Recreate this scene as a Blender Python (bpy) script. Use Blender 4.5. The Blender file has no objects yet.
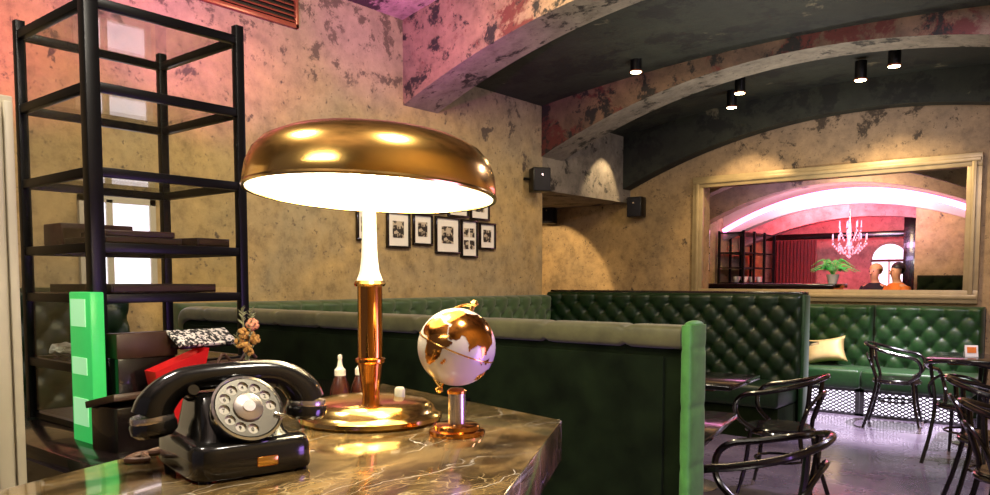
import bpy, bmesh, math, random
from mathutils import Vector, Matrix
random.seed(7)
SC = bpy.context.scene
COL = SC.collection
PI = math.pi

# ------------------------------------------------------------------ camera, world, exposure
cam_d = bpy.data.cameras.new('camera')
cam = bpy.data.objects.new('camera', cam_d)
COL.objects.link(cam)
cam.location = (0, 0, 1.4)
cam.rotation_euler = (math.radians(90 - 3.62), 0, math.radians(39.3))
cam_d.sensor_width = 36
cam_d.lens = 775 / 990 * 36
cam_d.shift_y = (330 - 247.5) / 990
cam_d.clip_start = 0.02
SC.camera = cam

W = bpy.data.worlds.new('world')
SC.world = W
W.use_nodes = True
W.node_tree.nodes['Background'].inputs[0].default_value = (0.85, 0.72, 0.86, 1)
W.node_tree.nodes['Background'].inputs[1].default_value = 0.10

SC.view_settings.view_transform = 'Standard'
SC.view_settings.look = 'None'
SC.view_settings.gamma = 1
SC.view_settings.use_curve_mapping = False
SC.view_settings.exposure = 0.12
SC.cycles.use_denoising = True
SC.cycles.max_bounces = 8
SC.cycles.sample_clamp_indirect = 6
SC.cycles.caustics_reflective = False
SC.cycles.caustics_refractive = False


def light(name, kind, loc, col, power, aim=None, size=.3, size_y=None, spot=60, blend=.4, rad=.03):
    d = bpy.data.lights.new(name, kind)
    d.color = col
    d.energy = power
    if kind == 'AREA':
        d.size = size
        if size_y:
            d.shape = 'RECTANGLE'
            d.size_y = size_y
    if kind == 'SPOT':
        d.spot_size = math.radians(spot)
        d.spot_blend = blend
        d.shadow_soft_size = rad
    if kind == 'POINT':
        d.shadow_soft_size = rad
    o = bpy.data.objects.new(name, d)
    COL.objects.link(o)
    o.location = loc
    if aim:
        o.rotation_euler = (Vector(aim) - Vector(loc)).to_track_quat('-Z', 'Y').to_euler()
    return o


WARM = (1, .74, .42)
PINK = (1, .16, .42)
VIOLET = (.75, .25, 1)
# pink led wash on the upper left wall and the first arch
light('led_wash', 'SPOT', (-4.0, 2.6, 2.45), (1, .2, .72), 180, (-5.2, 3.2, 3.9), None, None, 110, 1)
light('led_wash', 'SPOT', (-4.2, 1.5, 2.35), (1, .16, .38), 115, (-5.2, 1.8, 3.4), None, None, 105, 1)
light('led_wash', 'SPOT', (-4.0, 3.4, 2.6), (.9, .12, .8), 190, (-4.7, 5.03, 3.9), None, None, 75, 1)
# added fill with no fixtures: ceiling, vaults and counter edge
WALLC = (1, .83, .52)
light('ceiling_fill', 'AREA', (-3.2, 4.3, 3.6), WALLC, 42, (-5.2, 5.0, 1.4), .5)
light('ceiling_fill', 'AREA', (-3.4, 2.6, 3.6), WALLC, 30, (-5.2, 3.2, 1.3), .5)
light('ceiling_fill', 'AREA', (-0.3, 1.0, 3.5), (1, .9, .75), 55, (-1.3, .9, 1.0), .35)
light('vault_fill', 'AREA', (-1.0, -1.0, 2.6), (1, .93, .8), 65, (-1.4, .2, 4), .8)  # upward fill added to brighten the vaults and soffits
light('vault_fill', 'AREA', (-2.6, 6.35, 2.15), (1, .93, .8), 22, (-2.6, 6.7, 4), 1.2, .4)
light('vault_fill', 'AREA', (-2.4, 8.3, 2.2), (1, .95, .85), 12, (-2.4, 8.2, 4), 1.2, .4)
light('violet_fill', 'AREA', (.45, 1.7, .8), (.5, .25, 1), 24, (-.7, 1.0, 1.05), .9)  # unseen violet fill added for the slab edge
light('ceiling_fill', 'AREA', (-2.2, .2, 3.5), (1, .9, .75), 45, (-1.6, 1.0, 1.0), .35)
light('ceiling_fill', 'AREA', (-0.5, 6.2, 3.3), (.9, .78, 1), 75, (-1.2, 6.6, 0), .6)
light('ceiling_fill', 'AREA', (-3.2, 6.3, 3.3), WARM, 30, (-3.2, 6.9, 0), .5)
# spots of the far bay
light('spot_beam', 'SPOT', (-3.5, 8.42, 3.28), WARM, 90, (-3.6, 9.2, 1.9), None, None, 75, .5)
light('spot_beam', 'SPOT', (-2.1, 8.15, 3.30), WARM, 130, (-1.9, 9.2, 1.2), None, None, 95, .6)
light('spot_beam', 'SPOT', (-4.75, 8.55, 3.2), WARM, 70, (-5.25, 8.45, 2.3), None, None, 60, .3)
light('spot_beam', 'SPOT', (-6.3, 7.6, 2.36), WARM, 150, (-6.5, 9.2, 1.2), None, None, 62, .15)
light('spot_beam', 'SPOT', (-1.5, 8.0, 3.25), (.95, .85, 1), 1500, (-1.9, 8.1, 0), None, None, 52, .8)
# second room
light('rear_led', 'AREA', (-3.3, 11.85, 2.3), (1, .5, .9), 36, (-3.3, 12.3, 2.6), 1.8, .2)
light('rear_led', 'AREA', (-3.3, 11.0, 2.0), (.7, .5, 1), 30, (-3.3, 11.5, 2.8), 1.6, .3)
light('rear_led', 'AREA', (-3.3, 12.9, 2.2), (1, .3, .6), 4, (-3.3, 13.0, 3.2), 1.6, .3)
light('rear_red', 'AREA', (-3.9, 13.2, 2.9), (1, .08, .1), 140, (-3.9, 14.2, 1.9), 1.0)
light('rear_warm', 'AREA', (-3.0, 10.9, 2.5), WARM, 26, (-2.4, 12.4, 1.6), .6)
light('palm_fill', 'SPOT', (-3.0, 10.45, 2.5), (.95, 1, .9), 60, (-3.0, 10.6, 1.5), None, None, 40, .6)  # unseen spot added to brighten the palm
light('rear_warm', 'SPOT', (-3.4, 10.9, 2.5), WARM, 50, (-5.2, 12.0, 1.6), None, None, 80, 1)

# ------------------------------------------------------------------ mesh builder


class MB:
    def __init__(self):
        self.bm = bmesh.new()

    def box(self, c, s, rz=0, bev=0, seg=2, rot=None):
        m = Matrix.Translation(c) @ (rot.to_4x4() if rot else Matrix.Rotation(rz, 4, 'Z')) @ Matrix.Diagonal((s[0], s[1], s[2], 1))
        r = bmesh.ops.create_cube(self.bm, size=1, matrix=m)
        if bev:
            es = list({e for v in r['verts'] for e in v.link_edges})
            bmesh.ops.bevel(self.bm, geom=es, offset=bev, segments=seg, affect='EDGES', profile=.5)
        return self

    def b2(self, a, b, bev=0):
        return self.box([(a[i] + b[i]) / 2 for i in range(3)], [abs(b[i] - a[i]) for i in range(3)], 0, bev)

    def ring(self, vs0, vs1):
        n = len(vs0)
        for i in range(n):
            self.bm.faces.new((vs0[i], vs0[(i + 1) % n], vs1[(i + 1) % n], vs1[i]))

    def lathe(self, prof, n=32, c=(0, 0, 0), M=None, cap=True):
        rings = []
        for r, z in prof:
            vs = []
            for i in range(n):
                a = 2 * PI * i / n
                p = Vector((r * math.cos(a), r * math.sin(a), z))
                p = (M @ p) if M else p
                vs.append(self.bm.verts.new(p + Vector(c)))
            rings.append(vs)
        for a, b in zip(rings, rings[1:]):
            self.ring(a, b)
        if cap:
            self.bm.faces.new(rings[0][::-1])
            self.bm.faces.new(rings[-1])
        return self

    def tube(self, pts, r, n=8, closed=False, flat=1):
        pts = [Vector(p) for p in pts]
        k = len(pts)
        rs = r if isinstance(r, (list, tuple)) else [r] * k
        rings = []
        up = None
        for i, p in enumerate(pts):
            if closed:
                t = (pts[(i + 1) % k] - pts[i - 1]).normalized()
            else:
                t = (pts[min(i + 1, k - 1)] - pts[max(i - 1, 0)]).normalized()
            if up is None:
                up = Vector((0, 0, 1)) if abs(t.z) < .9 else Vector((1, 0, 0))
            s = t.cross(up).normalized()
            up = s.cross(t).normalized()
            rings.append([self.bm.verts.new(p + (s * math.cos(2 * PI * j / n) + up * flat * math.sin(2 * PI * j / n)) * rs[i]) for j in range(n)])
        for a, b in zip(rings, rings[1:]):
            self.ring(a, b)
        if closed:
            self.ring(rings[-1], rings[0])
        else:
            self.bm.faces.new(rings[0][::-1])
            self.bm.faces.new(rings[-1])
        return self

    def cyl(self, a, b, r0, r1=None, n=16):
        return self.tube([a, b], [r0, r0 if r1 is None else r1], n)

    def sphere(self, c, r, s=(1, 1, 1), u=20, v=12, M=None):
        m = Matrix.Translation(c) @ (M.to_4x4() if M else Matrix.Identity(4)) @ Matrix.Diagonal((s[0] * r, s[1] * r, s[2] * r, 1))
        bmesh.ops.create_uvsphere(self.bm, u_segments=u, v_segments=v, radius=1, matrix=m)
        return self

    def prism(self, poly, z0, z1, axis='z'):
        def P(a, b, t):
            return (a, b, t) if axis == 'z' else (a, t, b) if axis == 'y' else (t, a, b)
        lo = [self.bm.verts.new(P(a, b, z0)) for a, b in poly]
        hi = [self.bm.verts.new(P(a, b, z1)) for a, b in poly]
        self.ring(lo, hi)
        self.bm.faces.new(lo[::-1])
        self.bm.faces.new(hi)
        return self

    def bevel_all(self, off, seg=2, ang=30):
        bmesh.ops.recalc_face_normals(self.bm, faces=self.bm.faces)
        es = [e for e in self.bm.edges if len(e.link_faces) == 2 and e.calc_face_angle(0) > math.radians(ang)]
        bmesh.ops.bevel(self.bm, geom=es, offset=off, segments=seg, affect='EDGES', profile=.5)
        return self

    def move(self, M):
        bmesh.ops.transform(self.bm, matrix=M, verts=self.bm.verts)
        return self

    def build(self, name, mat, parent=None, loc=None, rz=None, sharp=35, label=None):
        bmesh.ops.recalc_face_normals(self.bm, faces=self.bm.faces)
        me = bpy.data.meshes.new(name)
        self.bm.to_mesh(me)
        self.bm.free()
        me.polygons.foreach_set('use_smooth', [True] * len(me.polygons))
        me.set_sharp_from_angle(angle=math.radians(sharp))
        me.materials.append(mat)
        o = bpy.data.objects.new(name, me)
        COL.objects.link(o)
        if parent:
            o.parent = parent
        if loc:
            o.location = loc
        if rz is not None:
            o.rotation_euler.z = rz
        if label:
            o['label'] = label
        return o


def tag(o, label, cat, group=None, kind=None):
    o['label'] = label
    o['category'] = cat
    if group:
        o['group'] = group
    if kind:
        o['kind'] = kind
    return o


def thing(name, label, cat, loc=(0, 0, 0), rz=0, group=None):
    o = bpy.data.objects.new(name, None)
    o.empty_display_size = .05
    COL.objects.link(o)
    o.location = loc
    o.rotation_euler.z = rz
    return tag(o, label, cat, group)


def dup(root, loc, rz, label, group=None):
    r = root.copy()
    COL.objects.link(r)
    r.location = loc
    r.rotation_euler.z = rz
    r['label'] = label
    if group:
        r['group'] = group
    for ch in list(root.children):
        c = ch.copy()
        COL.objects.link(c)
        c.parent = r
        for g in list(ch.children):
            d = g.copy()
            COL.objects.link(d)
            d.parent = c
    return r


def struct(o, label=None):
    o['kind'] = 'structure'
    if label:
        o['label'] = label
    return o


def catmull(pts, n=6, closed=False):
    pts = [Vector(p) for p in pts]
    out = []
    k = len(pts)
    rng = range(k) if closed else range(k - 1)
    for i in rng:
        p0 = pts[i - 1] if (closed or i > 0) else pts[0] * 2 - pts[1]
        p1, p2 = pts[i], pts[(i + 1) % k]
        p3 = pts[(i + 2) % k] if (closed or i + 2 < k) else pts[-1] * 2 - pts[-2]
        for j in range(n):
            t = j / n
            out.append(.5 * ((2 * p1) + (p2 - p0) * t + (2 * p0 - 5 * p1 + 4 * p2 - p3) * t * t + (3 * p1 - p0 - 3 * p2 + p3) * t ** 3))
    if not closed:
        out.append(pts[-1])
    return out


# ------------------------------------------------------------------ materials
def lin(c):
    return tuple(((x / 255) / 12.92 if x / 255 <= .04045 else ((x / 255 + .055) / 1.055) ** 2.4) for x in c)


def newmat(name):
    m = bpy.data.materials.new(name)
    m.use_nodes = True
    nt = m.node_tree
    return m, nt, nt.nodes, nt.links, nt.nodes['Principled BSDF']


def coords(N, L, scale=(1, 1, 1)):
    tc = N.new('ShaderNodeTexCoord')
    mp = N.new('ShaderNodeMapping')
    mp.inputs['Scale'].default_value = scale
    L.new(tc.outputs['Object'], mp.inputs['Vector'])
    return mp.outputs['Vector']


def noise(N, L, vec, scale, detail=4, rough=.55, dist=0):
    n = N.new('ShaderNodeTexNoise')
    n.inputs['Scale'].default_value = scale
    n.inputs['Detail'].default_value = detail
    n.inputs['Roughness'].default_value = rough
    n.inputs['Distortion'].default_value = dist
    L.new(vec, n.inputs['Vector'])
    return n.outputs['Fac']


def ramp(N, L, fac, stops):
    r = N.new('ShaderNodeValToRGB')
    e = r.color_ramp.elements
    while len(e) < len(stops):
        e.new(.5)
    for x, (p, c) in zip(e, stops):
        x.position = p
        x.color = (*c, 1) if len(c) == 3 else c
    L.new(fac, r.inputs['Fac'])
    return r.outputs['Color']


def mixc(N, L, fac, a, b, mode='MIX'):
    m = N.new('ShaderNodeMix')
    m.data_type = 'RGBA'
    m.blend_type = mode
    for v, i in ((fac, 0), (a, 6), (b, 7)):
        if isinstance(v, (int, float)):
            m.inputs[i].default_value = v
        elif isinstance(v, tuple):
            m.inputs[i].default_value = (*v, 1)
        else:
            L.new(v, m.inputs[i])
    return m.outputs[2]


def bump(N, L, h, bs, strength=.3, dist=.01):
    b = N.new('ShaderNodeBump')
    b.inputs['Strength'].default_value = strength
    b.inputs['Distance'].default_value = dist
    L.new(h, b.inputs['Height'])
    L.new(b.outputs['Normal'], bs.inputs['Normal'])


def simple(name, col, rough=.5, metal=0, var=.18, scale=12, bmp=0, coat=0, emit=None, es=0, sheen=0, trans=0, ior=1.45, spec=None):
    m, nt, N, L, bs = newmat(name)
    v = coords(N, L)
    f = noise(N, L, v, scale)
    c = lin(col)
    L.new(ramp(N, L, f, [(.3, tuple(x * (1 - var) for x in c)), (.7, tuple(min(1, x * (1 + var)) for x in c))]), bs.inputs['Base Color'])
    bs.inputs['Roughness'].default_value = rough
    bs.inputs['Metallic'].default_value = metal
    bs.inputs['Coat Weight'].default_value = coat
    bs.inputs['Sheen Weight'].default_value = sheen
    bs.inputs['Transmission Weight'].default_value = trans
    bs.inputs['IOR'].default_value = ior
    if emit:
        bs.inputs['Emission Color'].default_value = (*lin(emit), 1)
        bs.inputs['Emission Strength'].default_value = es
    if bmp:
        bump(N, L, f, bs, bmp, .004)
    if spec is not None:
        bs.inputs['Specular IOR Level'].default_value = spec
    return m


def plaster(name, a, b, dark, d_amt=.56, d_scale=2.6, tint=None, t_amt=.55, bmp=.5, high=0):
    """old lime plaster: two tones, flaked patches, fine pitting"""
    m, nt, N, L, bs = newmat(name)
    v = coords(N, L)
    big = noise(N, L, v, .9, 5, .6, .4)
    c = ramp(N, L, big, [(.35, lin(a)), (.65, lin(b))])
    mid = noise(N, L, v, 7, 8, .7)
    c = mixc(N, L, .6, c, ramp(N, L, mid, [(.32, (.24, .22, .2)), (.5, (.84, .84, .84)), (.68, (1.22, 1.22, 1.22))]), 'MULTIPLY')
    if tint:
        tf = noise(N, L, v, 1.7, 8, .68, .3)
        c = mixc(N, L, ramp(N, L, tf, [(t_amt, (0, 0, 0)), (t_amt + .05, (1, 1, 1))]), c, lin(tint))
    df = noise(N, L, v, d_scale, 12, .72, .2)
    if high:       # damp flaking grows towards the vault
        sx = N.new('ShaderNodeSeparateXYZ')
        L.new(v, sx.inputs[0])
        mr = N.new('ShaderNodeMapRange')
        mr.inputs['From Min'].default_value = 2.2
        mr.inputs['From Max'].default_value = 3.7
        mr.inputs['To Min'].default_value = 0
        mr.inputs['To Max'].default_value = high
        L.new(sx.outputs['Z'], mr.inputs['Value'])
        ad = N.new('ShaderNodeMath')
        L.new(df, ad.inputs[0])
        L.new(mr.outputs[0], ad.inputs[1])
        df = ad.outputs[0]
        mg = N.new('ShaderNodeMapRange')  # upper plaster greyed: mauve tone of the pink wash put into the colour
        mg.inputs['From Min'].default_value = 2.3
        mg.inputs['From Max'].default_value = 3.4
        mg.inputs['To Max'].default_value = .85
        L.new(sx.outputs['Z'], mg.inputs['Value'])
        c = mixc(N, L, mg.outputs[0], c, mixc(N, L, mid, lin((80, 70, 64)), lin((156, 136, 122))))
    c = mixc(N, L, ramp(N, L, df, [(d_amt, (0, 0, 0)), (d_amt + .05, (1, 1, 1))]), c, lin(dark))
    pit = noise(N, L, v, 22, 6, .7)
    c = mixc(N, L, ramp(N, L, pit, [(.6, (0, 0, 0)), (.67, (.75, .75, .75))]), c, lin(dark))
    L.new(c, bs.inputs['Base Color'])
    bs.inputs['Roughness'].default_value = .75
    h = mixc(N, L, .5, df, mid)
    bump(N, L, h, bs, bmp, .03)
    return m


M = {}
M['plaster'] = plaster('old_plaster', (190, 158, 98), (158, 142, 108), (78, 66, 56), .63, 4.6, high=.12)
M['plaster_far'] = plaster('far_plaster', (184, 150, 98), (150, 126, 90), (62, 50, 38), .63, 3.4, high=.12)
M['arch'] = plaster('arch_plaster', (150, 140, 124), (112, 104, 94), (44, 40, 35), .55, 3.6)
M['arch_redlit'] = plaster('redlit_arch_plaster', (140, 112, 92), (108, 94, 82), (34, 30, 27), .53, 3.6, (88, 42, 36), .56)  # red light on the arch face put into the patch colour
M['arch_redlit_dark'] = plaster('dark_redlit_arch_plaster', (116, 90, 70), (74, 58, 50), (28, 24, 22), .52, 3.4, (84, 36, 30), .49)  # red light strip of the second arch tinted into its patches
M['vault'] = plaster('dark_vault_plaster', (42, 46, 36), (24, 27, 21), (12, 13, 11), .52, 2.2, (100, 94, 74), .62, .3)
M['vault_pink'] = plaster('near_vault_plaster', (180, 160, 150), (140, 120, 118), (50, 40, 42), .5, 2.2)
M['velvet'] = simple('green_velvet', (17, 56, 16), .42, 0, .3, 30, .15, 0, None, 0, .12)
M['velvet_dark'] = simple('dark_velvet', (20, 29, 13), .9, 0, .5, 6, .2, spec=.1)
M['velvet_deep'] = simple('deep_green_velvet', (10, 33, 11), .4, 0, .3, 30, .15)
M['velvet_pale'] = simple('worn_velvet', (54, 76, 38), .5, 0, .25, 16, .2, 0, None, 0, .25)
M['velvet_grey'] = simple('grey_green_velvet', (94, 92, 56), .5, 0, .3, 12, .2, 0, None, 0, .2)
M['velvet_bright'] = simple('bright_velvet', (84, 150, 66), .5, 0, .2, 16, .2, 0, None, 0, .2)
M['brass'] = simple('brass', (250, 196, 106), .2, 1, .06, 6)
M['copper'] = simple('copper_brass', (226, 150, 70), .14, 1, .08, 6)
M['brass_base'] = simple('polished_brass', (240, 200, 120), .16, 1, .06, 6)
M['white_in'] = simple('white_enamel', (255, 250, 235), .5, 0, .02, 6)
M['ivory'] = simple('ivory_plastic', (238, 230, 205), .35)
M['bakelite'] = simple('black_bakelite', (24, 23, 21), .18, 0, .3, 10, 0, .6)
M['chrome'] = simple('chrome', (225, 225, 220), .12, 1, .05)
M['silver'] = simple('satin_silver', (215, 205, 195), .25, .9, .06)
M['wheel'] = simple('grey_steel', (128, 124, 112), .28, .8, .1)
M['pearl'] = simple('pearl_globe', (235, 226, 212), .25, .15, .05, 5)
M['black_steel'] = simple('black_steel', (16, 15, 15), .35, .4, .3, 20)
M['black_wood'] = simple('black_lacquered_wood', (22, 16, 16), .2, 0, .3, 18, 0, .5)
M['brown_wood'] = simple('dark_brown_wood', (62, 40, 26), .4, 0, .35, 9)
M['tabletop'] = simple('black_tabletop', (24, 22, 22), .15, 0, .3, 10, 0, .4)
M['copper_edge'] = simple('reddish_table_edge', (130, 74, 52), .3, .3)
M['cream'] = simple('cream_paint', (186, 176, 152), .45, 0, .06, 5)
M['gilt'] = simple('gilt_beige_paint', (168, 148, 108), .4, .25, .12, 9)
M['grille'] = simple('grey_mesh_metal', (70, 68, 72), .4, .6)
M['lit_white'] = simple('lit_white_panel', (235, 225, 240), .5, 0, .03, 6, 0, 0, (238, 226, 246), 2.6)
M['lamp_on'] = simple('lit_lamp_lens', (255, 230, 190), .4, 0, .02, 6, 0, 0, (255, 226, 170), 30)
M['bulb_on'] = simple('lit_bulb', (255, 245, 220), .4, 0, .02, 6, 0, 0, (255, 240, 205), 14)
M['green_glow'] = simple('green_reflection', (50, 160, 80), .3, 0, .2, 5, 0, 0, (70, 220, 105), .5)  # glowing colour stands in for a green reflection
M['green_pale'] = simple('pale_green_glow', (190, 235, 190), .4, 0, .1, 8, 0, 0, (170, 255, 180), .5)
M['led'] = simple('pink_led', (255, 170, 225), .5, 0, .02, 6, 0, 0, (255, 150, 225), 4)
M['window_lit'] = simple('bright_window', (235, 230, 245), .4, 0, .05, 3, 0, 0, (240, 232, 255), 1.5)
M['red'] = simple('red_paper', (215, 24, 26), .5, 0, .12, 9)
M['leather'] = simple('dark_leather', (48, 30, 26), .4, 0, .3, 20, .2)
M['maroon'] = simple('maroon_book_cover', (70, 34, 32), .4, 0, .3, 14)
M['kraft'] = simple('brown_leather_bag', (70, 42, 24), .5, 0, .3, 14, .2)
M['gold_cloth'] = simple('gold_cushion_fabric', (205, 180, 120), .5, .15, .12, 14, .2)
M['skin'] = simple('skin', (214, 160, 120), .5)
M['orange'] = simple('orange_shirt', (220, 120, 40), .7)
M['darkcloth'] = simple('dark_clothes', (30, 28, 32), .8)
M['hair_dark'] = simple('dark_hair', (30, 22, 18), .5)
M['hair_fair'] = simple('fair_hair', (205, 160, 95), .5)
M['leaf'] = simple('palm_leaf', (30, 175, 60), .4, 0, .4, 10)
M['crystal'] = simple('chandelier_crystal', (255, 200, 205), .1, 0, .05, 6, 0, 0, (255, 150, 155), .55)
M['curtain'] = simple('red_curtain', (105, 20, 14), .6, 0, .2, 8, 0, 0, None, 0, .5)
M['red_wall'] = plaster('red_lit_plaster', (205, 150, 140), (180, 130, 120), (120, 80, 80), .66)
M['dried_peach'] = simple('dried_peach_petals', (225, 150, 110), .6, 0, .3, 40)
M['dried_gold'] = simple('dried_gold_flowers', (190, 140, 70), .6, 0, .35, 50)
M['dried_sage'] = simple('dried_sage_sprigs', (140, 140, 100), .6, 0, .3, 40)
M['sauce'] = simple('dark_sauce', (60, 26, 16), .25, 0, .2, 10)
M['mat_board'] = simple('white_mat_board', (232, 226, 214), .6, 0, .03)


def glassmat(name, tint=(1, 1, 1), gl=.06):
    m = bpy.data.materials.new(name)
    m.use_nodes = True
    nt = m.node_tree
    N, L = nt.nodes, nt.links
    N.remove(N['Principled BSDF'])
    tr = N.new('ShaderNodeBsdfTransparent')
    tr.inputs['Color'].default_value = (*tint, 1)
    g = N.new('ShaderNodeBsdfGlossy')
    g.inputs['Roughness'].default_value = .02
    lw = N.new('ShaderNodeLayerWeight')
    lw.inputs['Blend'].default_value = .5
    pw = N.new('ShaderNodeMath')
    pw.operation = 'POWER'
    pw.inputs[1].default_value = 4
    L.new(lw.outputs['Facing'], pw.inputs[0])
    f = N.new('ShaderNodeMapRange')
    f.inputs['To Min'].default_value = .035
    f.inputs['To Max'].default_value = .45
    L.new(pw.outputs[0], f.inputs['Value'])
    mx = N.new('ShaderNodeMixShader')
    L.new(f.outputs[0], mx.inputs[0])
    L.new(tr.outputs[0], mx.inputs[1])
    L.new(g.outputs[0], mx.inputs[2])
    L.new(mx.outputs[0], N['Material Output'].inputs[0])
    return m


M['glass'] = glassmat('clear_glass', (.93, .95, .93))


def marble_mat():
    m, nt, N, L, bs = newmat('brown_marble')
    v = coords(N, L)
    warp = N.new('ShaderNodeTexNoise')
    warp.inputs['Scale'].default_value = 5
    warp.inputs['Detail'].default_value = 5
    L.new(v, warp.inputs['Vector'])
    wv = N.new('ShaderNodeVectorMath')
    wv.operation = 'MULTIPLY_ADD'
    wv.inputs[1].default_value = (.22, .3, .2)
    L.new(warp.outputs['Color'], wv.inputs[0])
    L.new(v, wv.inputs[2])
    v = coords(N, L, (2.0, .8, 1))
    L.new(v, wv.inputs[2])
    base = ramp(N, L, noise(N, L, wv.outputs[0], 7, 8, .65), [(.3, (.012, .007, .004)), (.48, (.09, .055, .02)), (.68, (.38, .24, .09))])

    def veins(scale, w, col, c):
        vo = N.new('ShaderNodeTexVoronoi')
        vo.feature = 'DISTANCE_TO_EDGE'
        vo.inputs['Scale'].default_value = scale
        L.new(wv.outputs[0], vo.inputs['Vector'])
        br = noise(N, L, v, 5, 4)
        f = mixc(N, L, 1., ramp(N, L, vo.outputs['Distance'], [(0, (1, 1, 1)), (w, (0, 0, 0))]), ramp(N, L, br, [(.42, (0, 0, 0)), (.55, (1, 1, 1))]), 'MULTIPLY')
        return mixc(N, L, f, c, col)
    c = veins(22, .035, (.34, .24, .1), base)
    c = veins(11, .016, (.5, .38, .2), c)
    c = veins(4.5, .009, (.85, .8, .7), c)
    L.new(c, bs.inputs['Base Color'])
    bs.inputs['Roughness'].default_value = .12
    bs.inputs['Coat Weight'].default_value = .5
    bs.inputs['Coat Roughness'].default_value = .05
    return m


M['marble'] = marble_mat()


def floor_mat():
    m, nt, N, L, bs = newmat('polished_floor')
    v = coords(N, L)
    c = ramp(N, L, noise(N, L, v, 1.2, 7, .6), [(.3, lin((70, 58, 78))), (.7, lin((140, 128, 146)))])
    L.new(c, bs.inputs['Base Color'])
    L.new(ramp(N, L, noise(N, L, v, 2.5, 6), [(.3, (.16, .16, .16)), (.7, (.34, .34, .34))]), bs.inputs['Roughness'])
    bs.inputs['Coat Weight'].default_value = .5
    bs.inputs['Coat Roughness'].default_value = .12
    bump(N, L, noise(N, L, v, 6, 3), bs, .02, .01)
    return m


M['floor'] = floor_mat()


def speckle(name, a, b, scale, rough=.5):
    m, nt, N, L, bs = newmat(name)
    v = coords(N, L)
    L.new(ramp(N, L, noise(N, L, v, scale, 3, .5, .6), [(.5, lin(a)), (.53, lin(b))]), bs.inputs['Base Color'])
    bs.inputs['Roughness'].default_value = rough
    return m


M['speckled'] = speckle('black_and_white_pattern', (22, 18, 18), (225, 215, 205), 90)
M['photo'] = speckle('monochrome_photo_print', (40, 34, 28), (190, 176, 152), 16, .4)
M['wood_frame'] = M['black_wood']

# ------------------------------------------------------------------ setting
XL, YF, XA, HW = -5.2, 9.2, -2.3, 2.9      # left wall, far wall, arch apex, half span


def arch_poly(base, rise, top=4.4, n=40, hw=HW, xa=XA):
    p = []
    for i in range(n + 1):
        u = -1 + 2 * i / n
        p.append((xa + hw * u, base + rise * (1 - u * u)))
    return p + [(xa + hw, top), (xa - hw, top)]


def arch(name, base, rise, y0, y1, mat, under=None, **k):
    o = struct(MB().prism(arch_poly(base, rise, **k), y0, y1, 'y').build(name, mat))
    if under:      # the soffit keeps its bare grey plaster, the faces have red light tinted in
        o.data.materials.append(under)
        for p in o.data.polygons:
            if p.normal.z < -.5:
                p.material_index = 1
    return o


struct(MB().b2((-7.2, -2.5, -.1), (.8, 9.42, 0)).build('floor', M['floor']))
struct(MB().b2((XL - .25, -2.5, 0), (XL, 7.2, 4.4)).build('wall_left', M['plaster']))
w = MB().b2((-7.2, 7.19, 0), (-7.0, 9.4, 3))
w.b2((-7.2, 7.0, 0), (XL - .25, 7.2, 3))
struct(w.build('wall_left_niche', M['plaster']))
struct(MB().b2((-7.2, 7.2, 2.43), (XL, 9.2, 4.4)).build('wall_left_lintel', M['arch']))
struct(MB().b2((.6, -2.5, 0), (.8, 9.4, 4.4)).build('wall_right', M['plaster']))
# far wall with its large framed opening
w = MB()
ox0, ox1, oz0, oz1 = -4.17, -1.31, 1.29, 2.57
w.b2((-7.2, 9.2, 0), (ox0, 9.4, 4.4)).b2((ox1, 9.2, 0), (.8, 9.4, 4.4)).b2((ox0, 9.2, 0), (ox1, 9.4, oz0)).b2((ox0, 9.2, oz1), (ox1, 9.4, 4.4))
struct(w.build('wall_far', M['plaster_far']))
# vaults and arches
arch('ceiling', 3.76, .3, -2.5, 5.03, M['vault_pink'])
arch('ceiling_arch', 3.0, .6, 5.03, 5.48, M['arch_redlit'], M['arch'])
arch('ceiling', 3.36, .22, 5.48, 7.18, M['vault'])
arch('ceiling_arch', 2.80, .655, 7.18, 7.6, M['arch_redlit_dark'], M['arch'])
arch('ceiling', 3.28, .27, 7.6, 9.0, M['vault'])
arch('ceiling_arch', 2.60, .65, 9.0, 9.2, M['vault'])


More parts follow.
